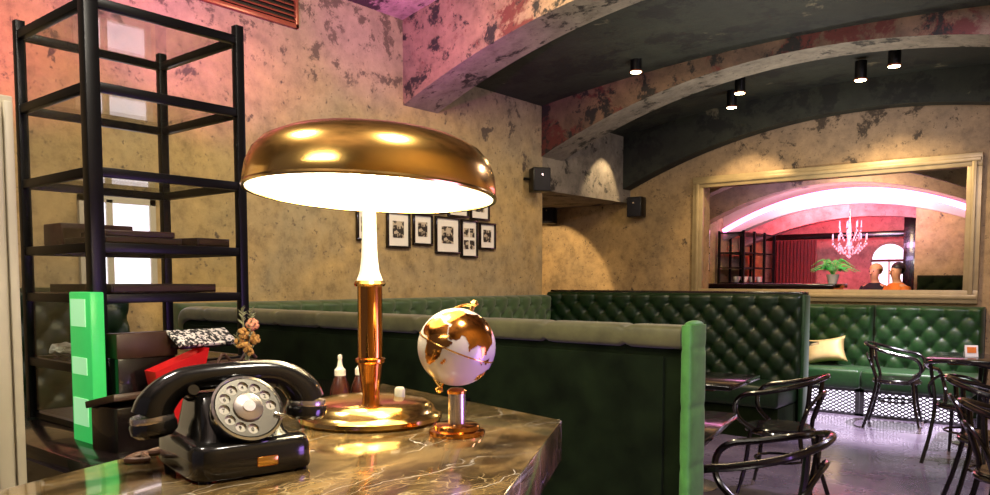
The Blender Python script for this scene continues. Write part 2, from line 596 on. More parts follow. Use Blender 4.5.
# ------------------------------------------------------------------ upholstery
def tufted(Wd, z0, z1, T, du=.22, dv=.11, depth=.05, step=.017, top_roll=.03):
    """buttoned panel: spans x 0..Wd, z0..z1, front bulges to -y"""
    b = MB()
    nx, nz = max(2, round(Wd / step)), max(2, round((z1 - z0) / step))
    g = []
    for j in range(nz + 1):
        row = []
        for i in range(nx + 1):
            u, v = Wd * i / nx, (z1 - z0) * j / nz
            vv = (z1 - z0 - v) - .09
            A, B_ = u / du + vv / (2 * dv), u / du - vv / (2 * dv)
            sa, sb = abs(math.sin(PI * A)), abs(math.sin(PI * B_))
            dd = math.hypot((((A + .5) % 1) - .5) , (((B_ + .5) % 1) - .5))
            p = .4 * (sa * sb) ** .5 + .6 * (1 - math.exp(-(dd / .2) ** 2))
            cr = min(sa, sb)
            if vv < 0:
                q = abs(math.sin(PI * (u / du)))
                p = q ** .35
                p = p * .8 + .2
            d = math.hypot(((A + .5) % 1) - .5, ((B_ + .5) % 1) - .5)
            if d < .09 and vv > -.02:
                p += .25 * (1 - d / .09)
            e = min(u, Wd - u, z1 - z0 - v)
            ed = min(1, e / top_roll)
            y = -(T + depth * p) * (1 - (1 - ed) ** 2 * .6)
            row.append(b.bm.verts.new((u, y, z0 + v)))
        g.append(row)
    for j in range(nz):
        for i in range(nx):
            b.bm.faces.new((g[j][i], g[j][i + 1], g[j + 1][i + 1], g[j + 1][i]))
    edge = [g[0][i] for i in range(nx + 1)] + [g[j][nx] for j in range(1, nz + 1)] + [g[nz][i] for i in range(nx - 1, -1, -1)] + [g[j][0] for j in range(nz - 1, 0, -1)]
    back = [b.bm.verts.new((v.co.x, 0, v.co.z)) for v in edge]
    b.ring(edge, back)
    b.bm.faces.new(back)
    return b


def mesh_grille(Wd, z0, z1, y):
    b = MB()
    b.box((Wd / 2, y, z0 + .012), (Wd, .02, .024)).box((Wd / 2, y, z1 - .012), (Wd, .02, .024))
    k = max(1, round(Wd / .72))
    for i in range(k + 1):
        b.box((min(max(Wd * i / k, .02), Wd - .02), y, (z0 + z1) / 2), (.04, .02, z1 - z0))
    H = z1 - z0 - .04
    s = .062
    n = int((Wd + H * 1.7) / s)
    for sgn in (1, -1):
        for i in range(n):
            xa = i * s - H * .85 * (1 if sgn > 0 else 1)
            a = Vector((xa, y - sgn * .002, z0 + .02 if sgn > 0 else z1 - .02))
            c = Vector((xa + H * 1.7, y - sgn * .002, z1 - .02 if sgn > 0 else z0 + .02))
            # clip to the panel
            if c.x <= .02 or a.x >= Wd - .02:
                continue
            d = c - a
            t0, t1 = max(0, (.02 - a.x) / d.x), min(1, (Wd - .02 - a.x) / d.x)
            if t1 - t0 < .05:
                continue
            b.tube([a + d * t0, a + d * t1], .007, 4)
    return b


def banquette(label, loc, rz, Wd, zt, depth=.5, seat=.48, seat_x=None, dark=None, grille=False, group=None, du=.22, dv=.11):
    r = thing('tufted_banquette', label, 'sofa', loc, rz, group)
    vm = dark or M['velvet']
    tufted(Wd, seat - .03, zt, .1, du, dv).build('backrest', vm, r, sharp=80)
    MB().b2((0, .002, .0), (Wd, .05, zt - .02)).build('back_panel', M['velvet_dark'], r)
    x0, x1 = seat_x or (0, Wd)
    MB().box(((x0 + x1) / 2, -depth / 2 - .06, seat - .1), (x1 - x0, depth - .02, .2), 0, .035, 3).build('seat', vm, r)
    if grille:
        mesh_grille(x1 - x0, .0, seat - .205, -depth - .02).move(Matrix.Translation((x0, 0, 0))).build('mesh_grille', M['grille'], r)
        MB().b2((x0 + .02, -depth + .05, .02), (x1 - .02, -depth + .07, seat - .22)).build('light_panel', M['lit_white'], r, label='white lit panel behind the mesh plinth')
    else:
        MB().b2((x0 + .01, -depth, 0), (x1 - .01, -.1, seat - .2)).build('plinth', M['velvet_dark'], r)
    return r


# far wall bench in two lengths
banquette('deep green buttoned velvet sofa under the wall frame with gold cushion on its seat', (-4.4, 9.145, 0), 0, 2.27, 1.14, .55, grille=True)
banquette('deep green buttoned velvet sofa on lit mesh plinth behind the table with the white card', (-2.125, 9.145, 0), 0, 1.01, 1.14, .55, grille=True)
# tall booth divider
r = banquette('tall dark green buttoned booth sofa dividing the room below the arch', (-5.15, 7.32, 0), 0, 2.86, 1.28, .56, seat_x=(.62, 2.82), dark=M['velvet_deep'])
MB().b2((0, -.02, 1.27), (2.86, .055, 1.3), .008).build('top_rail', M['black_wood'], r)
MB().b2((2.83, -.1, .0), (2.875, .055, 1.27), .012).build('end_panel', M['velvet'], r)
# along the left wall
banquette('long buttoned velvet sofa along the plaster wall under the framed photographs', (XL + .055, 2.75, 0), PI / 2, 4.38, 1.245, .5, dark=M['velvet_pale'], du=.2, dv=.12)

# behind the display case
banquette('dark green buttoned sofa behind the black display case under the bright window', (XL + .055, .95, 0), PI / 2, 1.45, 1.36, .5, dark=M['velvet_deep'])
# near booth sofa seen from behind
nr = thing('booth_sofa', 'high backed dark green velvet booth sofa seen from behind, beyond the marble counter', 'sofa', (0, 2.5, 0))
xa, xb, zt = -4.62, -1.165, 1.245
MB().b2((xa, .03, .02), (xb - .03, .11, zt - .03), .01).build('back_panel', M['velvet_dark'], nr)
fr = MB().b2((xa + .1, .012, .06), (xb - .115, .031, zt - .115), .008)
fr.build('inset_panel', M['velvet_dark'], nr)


def padded_roll(pts, w, h, seams, pinch=.26):
    """padded edge: rounded cross-section swept along pts in the xz plane, pinched at the seams"""
    b = MB()
    rings = []
    n = 20
    for k, (p, nrm, s) in enumerate(pts):
        d = min((abs(s - q) for q in seams), default=9)
        f = 1 - pinch * math.exp(-(d / .014) ** 2)
        ring = []
        for j in range(n):
            a = 2 * PI * j / n
            ca, sa = math.cos(a), math.sin(a)
            e = .45
            ca, sa = math.copysign(abs(ca) ** e, ca), math.copysign(abs(sa) ** e, sa)
            ring.append(b.bm.verts.new(Vector(p) + Vector((0, 1, 0)) * (ca * w / 2) + Vector(nrm) * (sa * h / 2 * f)))
        rings.append(ring)
    for a, c in zip(rings, rings[1:]):
        b.ring(a, c)
    b.bm.faces.new(rings[0][::-1])
    b.bm.faces.new(rings[-1])
    return b


pts = []
s = 0
L0 = abs(xb - xa)
nseg = 280
for i in range(nseg + 1):
    x = xa + (L0 - .045) * i / nseg
    z = zt - .045
    nrm = (0, 0, 1)
    if x < xa + .12:      # rounded far end
        t = (x - xa) / .12
        z -= .06 * (1 - math.sqrt(max(0, 1 - (1 - t) ** 2)))
    pts.append(((x, .065, z), nrm, x - xa))
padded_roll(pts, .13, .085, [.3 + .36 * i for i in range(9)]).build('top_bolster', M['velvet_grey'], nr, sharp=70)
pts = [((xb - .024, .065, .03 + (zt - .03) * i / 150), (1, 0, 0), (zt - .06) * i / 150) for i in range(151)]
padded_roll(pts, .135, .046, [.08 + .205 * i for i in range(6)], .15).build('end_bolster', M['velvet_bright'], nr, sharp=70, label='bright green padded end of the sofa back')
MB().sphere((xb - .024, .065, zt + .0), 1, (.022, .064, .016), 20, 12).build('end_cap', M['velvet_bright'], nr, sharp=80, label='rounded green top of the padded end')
MB().b2((xa + .05, .2, .28), (-2.3, .66, .48), .04).build('seat', M['velvet'], nr)
MB().b2((xa + .05, .14, .0), (-2.3, .62, .27)).build('plinth', M['velvet_dark'], nr)

# gold cushion on the far sofa
c = MB()
n = 14
for sgn in (1, -1):
    g = []
    for j in range(n + 1):
        row = []
        for i in range(n + 1):
            u, v = -1 + 2 * i / n, -1 + 2 * j / n
            th = .065 * ((1 - u ** 4) * (1 - v ** 4)) ** .6 * sgn
            k = 1 - .1 * (1 - abs(u) ** 2) * abs(v) - .0
            row.append(c.bm.verts.new((.22 * u * (1 - .12 * (1 - v * v)), th, .15 * v * (1 - .16 * (1 - u * u)))))
        g.append(row)
    for j in range(n):
        for i in range(n):
            c.bm.faces.new((g[j][i], g[j][i + 1], g[j + 1][i + 1], g[j + 1][i]))
bmesh.ops.remove_doubles(c.bm, verts=c.bm.verts, dist=.0005)
o = c.build('cushion', M['gold_cloth'], None, (-2.57, 8.86, .64), sharp=80)
o.rotation_euler = (math.radians(-24), math.radians(-8), math.radians(12))
tag(o, 'gold satin cushion lying on the green sofa seat under the wall frame', 'cushion')

# ------------------------------------------------------------------ mirror frame on the far wall
f = thing('wall_frame', 'wide beige moulded frame on the far wall around the view of the red lit bar', 'frame', (0, 0, 0))


def fbar(a, b, wdt):
    m = MB()
    return m


for (a, b_) in (((-4.29, 2.555), (-1.19, 2.69)), ((-4.29, 1.17), (-1.19, 1.305)), ((-4.29, 1.305), (-4.155, 2.555)), ((-1.325, 1.305), (-1.19, 2.555))):
    m = MB().b2((a[0], 9.155, a[1]), (b_[0], 9.199, b_[1]), .006)
    o = m.build('frame_rail', M['gilt'], f)
    dx, dz = .03, .03
    horiz = (b_[0] - a[0]) > (b_[1] - a[1])
    if horiz:
        g = MB().b2((a[0] + .01, 9.135, (a[1] + b_[1]) / 2 - .022), (b_[0] - .01, 9.156, (a[1] + b_[1]) / 2 + .022), .008)
    else:
        g = MB().b2(((a[0] + b_[0]) / 2 - .022, 9.135, a[1] - .05), ((a[0] + b_[0]) / 2 + .022, 9.156, b_[1] + .05), .008)
    g.build('moulding', M['gilt'], o)

# ------------------------------------------------------------------ marble counter
ct = thing('marble_counter', 'polished brown veined marble counter carrying the phone, lamp and globe', 'counter')
poly = [(-.908, 1.33), (-1.63, 1.49), (-1.296, .672), (-1.19, .33), (-1.02, -.55), (-.1, -.6), (-.646, .81)]
MB().prism(poly, 1.025, 1.11).bevel_all(.003, 2).build('slab', M['marble'], ct)
cx_, cy_ = -.95, .7
inner = [(cx_ + (x - cx_) * .9, cy_ + (y - cy_) * .9) for x, y in poly]
MB().prism(inner, .0, 1.025).build('base_panel', M['black_wood'], ct)

# ------------------------------------------------------------------ table lamp
lp = thing('table_lamp', 'large brass mushroom table lamp lit on the marble counter', 'lamp', (-1.217, 1.078, 1.11))
MB().lathe([(.0, 0), (.143, 0), (.148, .006), (.147, .014), (.138, .019), (.134, .024), (.128, .034), (.112, .043), (.06, .05), (.03, .053), (0, .054)], 64, cap=False).build('base', M['brass_base'], lp)
MB().lathe([(.0, .05), (.017, .05), (.02, .075), (.026, .115), (.027, .12), (.031, .123), (.031, .129), (.0255, .132), (.0255, .28), (.0, .28)], 32, cap=False).build('stem', M['copper'], lp)
MB().lathe([(.0, .278), (.030, .279), (.033, .284), (.030, .290), (.0, .292)], 32, cap=False).build('collar', M['brass'], lp)
MB().lathe([(.0, .29), (.027, .291), (.02, .31), (.0165, .34), (.0145, .40), (.0135, .505), (.0, .507)], 32, cap=False).build('neck', M['ivory'], lp, label='pale enamelled upper stem')
bt = MB().lathe([(.0, 0), (.011, 0), (.011, .018), (.008, .023), (0, .024)], 20, cap=False)
bt.move(Matrix.Translation((.045, .04, .046))).build('switch', M['ivory'], lp, label='white push switch on the base')
SH = Matrix.Translation((.004, .004, .467))
axis_near = Vector((1.217, -1.078, 0)).normalized()      # towards the viewer's side of the room
tilt = Matrix.Rotation(math.radians(2.2), 4, axis_near.cross(Vector((0, 0, 1)))) @ Matrix.Rotation(math.radians(-2.6), 4, axis_near)
prof_o = [(.254, 0), (.2555, .004), (.2545, .02), (.251, .045), (.241, .07), (.222, .091), (.188, .108), (.14, .119), (.08, .125), (.018, .127)]
prof_i = [(r_ - .004, z_ - (.003 if i > 2 else 0)) for i, (r_, z_) in enumerate(prof_o)]
MB().lathe(prof_o, 96, cap=False).move(SH @ tilt).build('shade', M['brass'], lp, sharp=60)
MB().lathe([(.256, -.004), (.2575, 0), (.256, .004), (.251, .003), (.25, -.003)] + [(.256, -.004)], 96, cap=False).move(SH @ tilt).build('shade_rim', M['brass_base'], lp)
MB().lathe(prof_i, 96, cap=False).move(SH @ tilt).build('shade_lining', M['white_in'], lp, sharp=60, label='white inside of the shade')
MB().cyl((0, 0, .51), (0, 0, .585), .012).build('holder', M['brass'], lp)
for a in (20, 200):
    bm_ = MB().sphere((.09 * math.cos(math.radians(a)), .09 * math.sin(math.radians(a)), .525), .028, (1, 1, 1.2))
    bm_.build('bulb', M['bulb_on'], lp)
light('lamp_light', 'POINT', (-1.217 + .13, 1.078 - .06, 1.11 + .495), (1, .86, .6), 8, rad=.05)
light('lamp_light', 'POINT', (-1.217 - .13, 1.078 + .06, 1.11 + .51), (1, .86, .6), 8, rad=.05)

# ------------------------------------------------------------------ desk globe
gl = thing('desk_globe', 'small pearl and gold desk globe on brass foot beside the lamp', 'globe', (-.978, 1.081, 1.11))
MB().lathe([(0, 0), (.052, 0), (.0535, .004), (.052, .009), (.044, .011), (.042, .018), (.036, .021), (0, .022)], 48, cap=False).build('base', M['copper'], gl)
MB().lathe([(0, .02), (.0165, .02), (.0165, .078), (0, .079)], 28, cap=False).build('column', M['silver'], gl)
MB().lathe([(0, .077), (.018, .078), (.019, .083), (.012, .088), (0, .089)], 28, cap=False).build('collar', M['copper'], gl)
GC, GR = Vector((0, 0, .166)), .0735
view = Vector((.978, -1.081, .12)).normalized()
rightv = Vector((.774, .633, 0))
upv = rightv.cross(-view).normalized()
upv = upv if upv.z > 0 else -upv
pole = (upv * math.cos(math.radians(22)) + rightv * math.sin(math.radians(22)))
pole = (pole + view * .12).normalized()
eq0 = (view - pole * view.dot(pole)).normalized()          # longitude 58 E faces the viewer
eqx = pole.cross(eq0).normalized()


def onglobe(lon, lat, r=GR):
    lo, la = math.radians(lon - 58), math.radians(lat)
    return GC + (eq0 * math.cos(lo) * math.cos(la) + eqx * math.sin(lo) * math.cos(la) + pole * math.sin(la)) * r


MB().sphere(GC, GR, u=48, v=28).build('ball', M['pearl'], gl, sharp=80)
LANDS = [
    [(-17, 15), (-16, 24), (-6, 35), (10, 37), (20, 32), (32, 31), (36, 22), (43, 12), (51, 12), (46, 3), (40, -4), (40, -15), (35, -22), (32, -28), (26, -34), (19, -35), (15, -27), (12, -17), (13, -8), (9, 2), (6, 4), (-6, 5), (-13, 8)],
    [(44, -24), (46, -16), (50, -14), (50, -18), (47, -25)],
    [(-9, 37), (-9, 43), (-1, 45), (-4, 48), (4, 52), (9, 57), (6, 61), (14, 68), (26, 71), (42, 67), (60, 70), (80, 73), (105, 77), (130, 72), (170, 70), (179, 66), (162, 60), (156, 52), (142, 58), (140, 50), (130, 42), (122, 38), (121, 28), (110, 20), (108, 11), (101, 8), (103, 1), (98, 10), (92, 21), (86, 20), (80, 13), (77, 8), (73, 18), (67, 25), (57, 27), (59, 22), (52, 16), (43, 13), (35, 29), (36, 37), (27, 37), (22, 37), (17, 41), (8, 44), (3, 42), (-2, 37)],
    [(114, -22), (122, -18), (130, -12), (136, -13), (142, -11), (146, -19), (153, -27), (150, -37), (140, -38), (131, -32), (116, -34)],
    [(95, 5), (104, -3), (106, -6), (100, -2)], [(109, 1), (117, 6), (118, 1), (115, -4), (110, -2)], [(131, -1), (140, -3), (150, -8), (140, -8)],
    [(-80, 8), (-62, 10), (-50, 0), (-35, -7), (-40, -20), (-58, -38), (-68, -52), (-75, -48), (-71, -18), (-81, -5)],
    [(-165, 62), (-130, 70), (-95, 70), (-60, 52), (-75, 40), (-81, 26), (-97, 25), (-88, 16), (-105, 20), (-122, 37), (-130, 52)],
]


def inside(p, poly):
    r_ = False
    j = len(poly) - 1
    for i in range(len(poly)):
        if (poly[i][1] > p[1]) != (poly[j][1] > p[1]) and p[0] < (poly[j][0] - poly[i][0]) * (p[1] - poly[i][1]) / (poly[j][1] - poly[i][1]) + poly[i][0]:
            r_ = not r_
        j = i
    return r_


lm = MB()
cache = {}


def gv(lo, la):
    if (lo, la) not in cache:
        cache[(lo, la)] = lm.bm.verts.new(onglobe(lo, la, GR * 1.008))
    return cache[(lo, la)]


for lo in range(-180, 180, 2):
    for la in range(-60, 80, 2):
        if any(inside((lo + 1, la + 1), q) for q in LANDS):
            lm.bm.faces.new((gv(lo, la), gv(lo + 2, la), gv(lo + 2, la + 2), gv(lo, la + 2)))
lm.build('continents', M['copper'], gl, sharp=80, label='shiny gold land masses')
MB().tube([onglobe(i * 6, 0, GR * 1.004) for i in range(60)], .0014, 6, True).build('equator_ring', M['brass'], gl)
# meridian arm behind the ball from pole to pole
arm = []
side = -rightv * .6 - view * .8
side = (side - pole * side.dot(pole)).normalized()
for i in range(25):
    a = PI * i / 24
    arm.append(GC + (pole * math.cos(a) + side * math.sin(a)) * (GR + .008))
MB().tube(arm, .003, 8).build('meridian_arm', M['brass'], gl)
for sg in (1, -1):
    p0 = GC + pole * sg * (GR - .002)
    k = MB().tube([p0, p0 + pole * sg * .012], .004, 10)
    k.tube([p0 + pole * sg * .012, p0 + pole * sg * .017, p0 + pole * sg * .023], [.005, .0085, .004], 12)
    k.build('axis_knob', M['brass'], gl)

# ------------------------------------------------------------------ rotary telephone
ph = thing('rotary_telephone', 'old black bakelite rotary telephone on the marble counter', 'telephone', (-1.09, .677, 1.11), math.radians(77.7))


def loft(sections, n=36, e=.35):
    b = MB()
    rings = []
    for (z, cx0, cy0, hx, hy) in sections:
        ring = []
        for j in range(n):
            a = 2 * PI * j / n
            ca, sa = math.cos(a), math.sin(a)
            ring.append(b.bm.verts.new((cx0 + math.copysign(abs(ca) ** e, ca) * hx, cy0 + math.copysign(abs(sa) ** e, sa) * hy, z)))
        rings.append(ring)
    for p, q in zip(rings, rings[1:]):
        b.ring(p, q)
    b.bm.faces.new(rings[0][::-1])
    b.bm.faces.new(rings[-1])
    return b


loft([(.004, 0, 0, .086, .1), (.008, 0, 0, .088, .102), (.04, 0, 0, .087, .101), (.047, 0, 0, .084, .098), (.05, 0, 0, .08, .094)], 64, .3).build('base_body', M['bakelite'], ph, sharp=40)
loft([(.045, 0, .005, .072, .086), (.055, 0, .01, .064, .076), (.075, 0, .016, .06, .066), (.09, 0, .022, .057, .056), (.104, 0, .028, .053, .047), (.11, 0, .03, .046, .038)], 64, .42).build('upper_body', M['bakelite'], ph, sharp=40)
for sx in (-1, 1):
    for sy in (-1, 1):
        MB().cyl((sx * .07, sy * .083, 0), (sx * .07, sy * .083, .006), .008).build('foot', M['black_steel'], ph)
# plate on the front
MB().box((.012, -.102, .022), (.03, .003, .014), 0, .002).build('name_plate', M['brass'], ph, label='small brass plate on the front')
# cradle with two forks
for sx in (-1, 1):
    k = MB().tube(catmull([(sx * .04, .03, .095), (sx * .058, .03, .108), (sx * .058, .006, .112), (sx * .058, -.008, .118)], 5), .008, 10)
    k.tube(catmull([(sx * .058, .03, .108), (sx * .058, .046, .112), (sx * .058, .055, .12)], 5), .008, 10)
    k.build('cradle_fork', M['bakelite'], ph)
# dial on the sloping face
dl = Matrix.Translation((-.003, -.062, .089)) @ Matrix.Rotation(math.radians(55), 4, 'X')
MB().lathe([(0, -.022), (.047, -.02), (.05, 0), (.05, .006), (.048, .009), (.045, .007), (0, .006)], 56, cap=False).move(dl).build('dial_housing', M['bakelite'], ph)
d0 = MB().lathe([(.049, .004), (.051, .006), (.051, .0105), (.0475, .0115), (.046, .009), (.049, .004)], 56, cap=False).move(dl).build('dial_rim', M['chrome'], ph)
MB().lathe([(0, .006), (.046, .0065), (.046, .0072), (0, .0075)], 48, cap=False).move(dl).build('number_plate', M['ivory'], ph, label='ivory number plate under the finger wheel')
# finger wheel: disc with ten holes
wb = MB()
edges = []


def loop(cx0, cy0, r_, n_):
    vs = [wb.bm.verts.new((cx0 + r_ * math.cos(2 * PI * i / n_), cy0 + r_ * math.sin(2 * PI * i / n_), 0)) for i in range(n_)]
    for i in range(n_):
        edges.append(wb.bm.edges.new((vs[i], vs[(i + 1) % n_])))


loop(0, 0, .0455, 48)
loop(0, 0, .0215, 32)
hole = [(.0335 * math.cos(math.radians(a)), .0335 * math.sin(math.radians(a))) for a in [-30 + 30 * i for i in range(1, 11)]]
for hx, hy in hole:
    loop(hx, hy, .0077, 16)
bmesh.ops.triangle_fill(wb.bm, edges=edges, use_beauty=True)
dele = [f_ for f_ in wb.bm.faces if any(math.hypot(f_.calc_center_median().x - hx, f_.calc_center_median().y - hy) < .0068 for hx, hy in hole) or f_.calc_center_median().length < .0213]
bmesh.ops.delete(wb.bm, geom=dele, context='FACES')
ext = bmesh.ops.extrude_face_region(wb.bm, geom=wb.bm.faces[:])
bmesh.ops.translate(wb.bm, vec=(0, 0, .0022), verts=[v for v in ext['geom'] if isinstance(v, bmesh.types.BMVert)])
fw_ = wb.move(dl @ Matrix.Translation((0, 0, .0085))).build('finger_wheel', M['wheel'], ph, label='metal finger wheel with ten holes')
MB().lathe([(0, .0075), (.0215, .011), (.0212, .0135), (.019, .0145), (.0, .0165)], 32, cap=False).move(dl).build('dial_centre', M['silver'], ph)
stp = MB().box((.041, -.018, .0135), (.016, .005, .003), math.radians(-25), .001).move(dl)
stp.build('finger_stop', M['chrome'], ph)


def text_mesh(txt, size):
    cu = bpy.data.curves.new('txt', 'FONT')
    cu.body = txt
    cu.size = size
    cu.align_x = 'CENTER'
    cu.align_y = 'CENTER'
    cu.extrude = .0002
    o_ = bpy.data.objects.new('txt', cu)
    me = bpy.data.meshes.new_from_object(o_)
    bpy.data.objects.remove(o_)
    return me


nb = MB()
for i, (hx, hy) in enumerate(hole):
    me = text_mesh(str((i + 1) % 10), .008)
    me.transform(dl @ Matrix.Translation((hx, hy, .0079)))
    nb.bm.from_mesh(me)
o = nb.build('dial_numbers', M['black_steel'], ph)
# handset lying across the cradle
hs = Matrix.Translation((.004, .012, .114)) @ Matrix.Rotation(math.radians(-8), 4, 'Z') @ Matrix.Rotation(math.radians(-1.5), 4, 'Y')
prof = [(-.112, -.03, .029), (-.107, -.016, .0275), (-.096, -.002, .0245), (-.08, .01, .0215), (-.055, .018, .0195), (0, .02, .0195), (.055, .018, .0195), (.08, .01, .0215), (.096, -.002, .0245), (.107, -.016, .0275), (.112, -.03, .029)]
cpts = catmull([(a, 0, b_) for a, b_, _ in prof], 5)
crs = []
for i in range(len(prof) - 1):
    for j in range(5):
        crs.append(prof[i][2] + (prof[i + 1][2] - prof[i][2]) * j / 5)
crs.append(prof[-1][2])
hb = MB().tube(cpts, crs, 20).move(hs)
ho = hb.build('handset', M['bakelite'], ph, sharp=50)
for sx in (-1, 1):
    mt = hs @ Matrix.Translation((sx * .1125, 0, -.03)) @ Matrix.Rotation(math.radians(sx * 6), 4, 'Y')
    MB().lathe([(.0, .002), (.029, .001), (.03, -.003), (.03, -.007), (.0292, -.009), (0, -.009)], 32, cap=False).move(mt).build('ring', M['silver'], ho, label='pale ring at the end of the handset')
    MB().lathe([(.0, -.008), (.0305, -.008), (.0325, -.013), (.0315, -.023), (.025, -.029), (.0, -.03)], 32, cap=False).move(mt).build('cap', M['bakelite'], ho)
# braided cord
crd = catmull([(-.06, .095, .02), (-.075, .115, .008), (-.1, .13, .0055), (-.125, .1, .0055), (-.1, .085, .0055), (-.095, .12, .0055), (-.06, .15, .0055), (.0, .14, .0055)], 8)
MB().tube(crd, .005, 8).build('cord', M['kraft'], ph, label='brown braided cord lying behind the phone')

MB().lathe([(0, .0160), (.009, .0158), (.009, .0172), (0, .0175)], 24, cap=False).move(dl).build('centre_disc', M['mat_board'], ph, label='small white disc at the dial centre')
ph.scale = (1.06, 1.06, 1.06)

# ------------------------------------------------------------------ sauce bottles
sb = thing('sauce_bottle', 'squeeze bottle with white nozzle near the phone receiver, behind the brass lamp', 'bottle', (-1.54, 1.262, 1.11), 0, 'squeeze bottles behind the lamp')
MB().lathe([(0, 0), (.024, 0), (.026, .004), (.024, .02), (.016, .042), (.0125, .052), (0, .053)], 24, cap=False).build('body', M['sauce'], sb)
MB().lathe([(0, .051), (.014, .051), (.014, .066), (.01, .07), (.007, .075), (.0045, .092), (.006, .095), (.005, .103), (0, .105)], 20, cap=False).build('nozzle', M['ivory'], sb, label='pale nozzle cap')
dup(sb, (-1.515, 1.308, 1.11), 0, 'squeeze bottle with white nozzle standing half behind the lamp stem', 'squeeze bottles behind the lamp')

# ------------------------------------------------------------------ glass display case on its back counter
bc = thing('back_counter', 'dark low cabinet under the black glazed display case', 'cabinet')
MB().b2((-3.1, .86, .88), (-2.05, 2.35, .928), .004).build('top', M['black_wood'], bc)
MB().b2((-3.06, .9, 0), (-2.1, 2.3, .88)).build('body', M['black_wood'], bc)
for i in range(3):
    y0 = .93 + i * .46
    d_ = MB().b2((-2.1, y0, .06), (-2.085, y0 + .43, .86), .004).build('door', M['black_wood'], bc)
    MB().b2((-2.085, y0 + .38, .45), (-2.07, y0 + .395, .6), .003).build('handle', M['silver'], d_)

dc = thing('display_case', 'tall black steel framed glass display case with open shelves of books', 'display case')
x0, x1, y0, y1, zb, ztop = -2.92, -2.4, 1.045, 1.54, .93, 2.25
for (x, y, t) in ((x1, y0, .042), (x1, y1, .03), (x0, y0, .03), (x0, y1, .03)):
    MB().b2((x - t / 2, y - t / 2, zb), (x + t / 2, y + t / 2, ztop + .02), .002).build('post', M['black_steel'], dc)
LV = [.95, 1.14, 1.36, 1.515, 1.74, 1.99, 2.235]
for z in LV:
    k = MB()
    if z in (.95,):
        k.b2((x0, y0, z - .02), (x1, y1, z))
        k.build('bottom_panel', M['black_steel'], dc)
        continue
    t = .028
    for a, b_ in (((x0, y0), (x1, y0)), ((x0, y1), (x1, y1)), ((x0, y0), (x0, y1)), ((x1, y0), (x1, y1))):
        m = MB().b2((min(a[0], b_[0]) - .012, min(a[1], b_[1]) - .012, z - t), (max(a[0], b_[0]) + .012, max(a[1], b_[1]) + .012, z), .002)
        m.build('rail', M['black_steel'], dc)
    if z < 2.2:
        MB().b2((x0 + .013, y0 + .013, z - .006), (x1 - .013, y1 - .013, z + .001)).build('glass_shelf', M['glass'], dc)
MB().b2((x0 + .013, y0 + .013, 2.222), (x1 - .013, y1 - .013, 2.228)).build('top_glass', M['glass'], dc)
MB().b2((x0 + .02, y0 - .003, zb + .03), (x1 - .022, y0 + .001, ztop - .03)).build('glass_pane', M['glass'], dc)
MB().b2((x1 - .001, y0 + .022, 1.38), (x1 + .003, y1 - .02, ztop - .03)).build('glass_pane', M['glass'], dc)

# flat books and portfolios on the shelves
def flat_book(label, loc, size, rz, mat, group=None):
    r_ = thing('menu_folder', label, 'book', loc, rz, group)
    MB().box((0, 0, size[2] / 2), size, 0, .003).build('cover', mat, r_)
    MB().box((.004, 0, size[2] / 2), (size[0] - .001, size[1] - .012, size[2] * .55)).build('pages', M['brown_wood'], r_)
    return r_


flat_book('dark leather folder lying on the middle glass shelf of the display case', (-2.57, 1.21, 1.517), (.26, .26, .022), .05, M['leather'])
flat_book('maroon folder stacked upon the dark folder on the middle glass shelf', (-2.56, 1.22, 1.5395), (.22, .22, .02), -.1, M['maroon'])
flat_book('thin dark folder at the far end of the middle glass shelf', (-2.55, 1.44, 1.517), (.24, .13, .028), .1, M['leather'])
flat_book('broad black folder lying on the shelf just under the middle one', (-2.66, 1.28, 1.362), (.44, .36, .028), .02, M['leather'])
flat_book('upright maroon folder box leaning in the middle shelf beside the wall patch', (-2.8, 1.2, 1.517), (.14, .24, .075), .0, M['maroon'])
# green glow built in place of a glass reflection
gb = thing('reflection_glow', 'tall green glow made for a glass reflection before the display case post', 'reflection', (-2.365, .995, .928))
MB().b2((-.06, -.02, 0), (.08, .02, .44), .004).build('body', M['green_glow'], gb)
for z0, z1 in ((.34, .42), (.2, .25), (.05, .13)):
    MB().b2((-.045, -.0225, z0), (.05, -.0195, z1)).build('reflection_patch', M['green_pale'], gb)
# crumpled paper on the bottom of the case
cp = MB()
bmesh.ops.create_icosphere(cp.bm, subdivisions=3, radius=.04, matrix=Matrix.Translation((-2.85, 1.12, 1.165)) @ Matrix.Diagonal((1.3, 1, .5, 1)))
for v in cp.bm.verts:
    v.co += Vector((random.uniform(-1, 1), random.uniform(-1, 1), random.uniform(-1, 1))) * .006
tag(cp.build('paper_scrap', M['mat_board'], None, sharp=10), 'crumpled pale paper on the low shelf of the display case', 'paper')

# things on the back counter
cr = thing('wooden_box', 'dark wooden box with sloping lid at the foot of the display case post', 'box', (-2.19, 1.03, .928), .06)
MB().b2((-.07, -.07, 0), (.07, .07, .125), .003).build('body', M['black_wood'], cr)
MB().box((0, 0, .14), (.16, .165, .02), 0, .003, rot=Matrix.Rotation(math.radians(-12), 3, 'Y')).build('lid', M['brown_wood'], cr)
bd = thing('wooden_tray', 'brown wooden tray box standing behind the red paper bag', 'tray', (-2.34, 1.14, .928), 0)
MB().b2((-.03, -.08, 0), (.03, .1, .24), .003).build('body', M['black_wood'], bd)
MB().b2((-.036, -.085, .24), (.036, .105, .315), .004).build('front', M['brown_wood'], bd)
rb = thing('red_bag', 'bright red paper bag leaning behind the telephone', 'bag', (-2.235, 1.205, .928))
b_ = MB()
sec = [(.0, .05, .02), (.09, .06, .025), (.18, .078, .03), (.235, .088, .034)]
rings = []
for z, hx, hy in sec:
    rings.append([b_.bm.verts.new((sx * hy, sy * hx, z + (.03 * sy if z > .15 else 0))) for sx, sy in ((-1, -1), (1, -1), (1, 1), (-1, 1))])
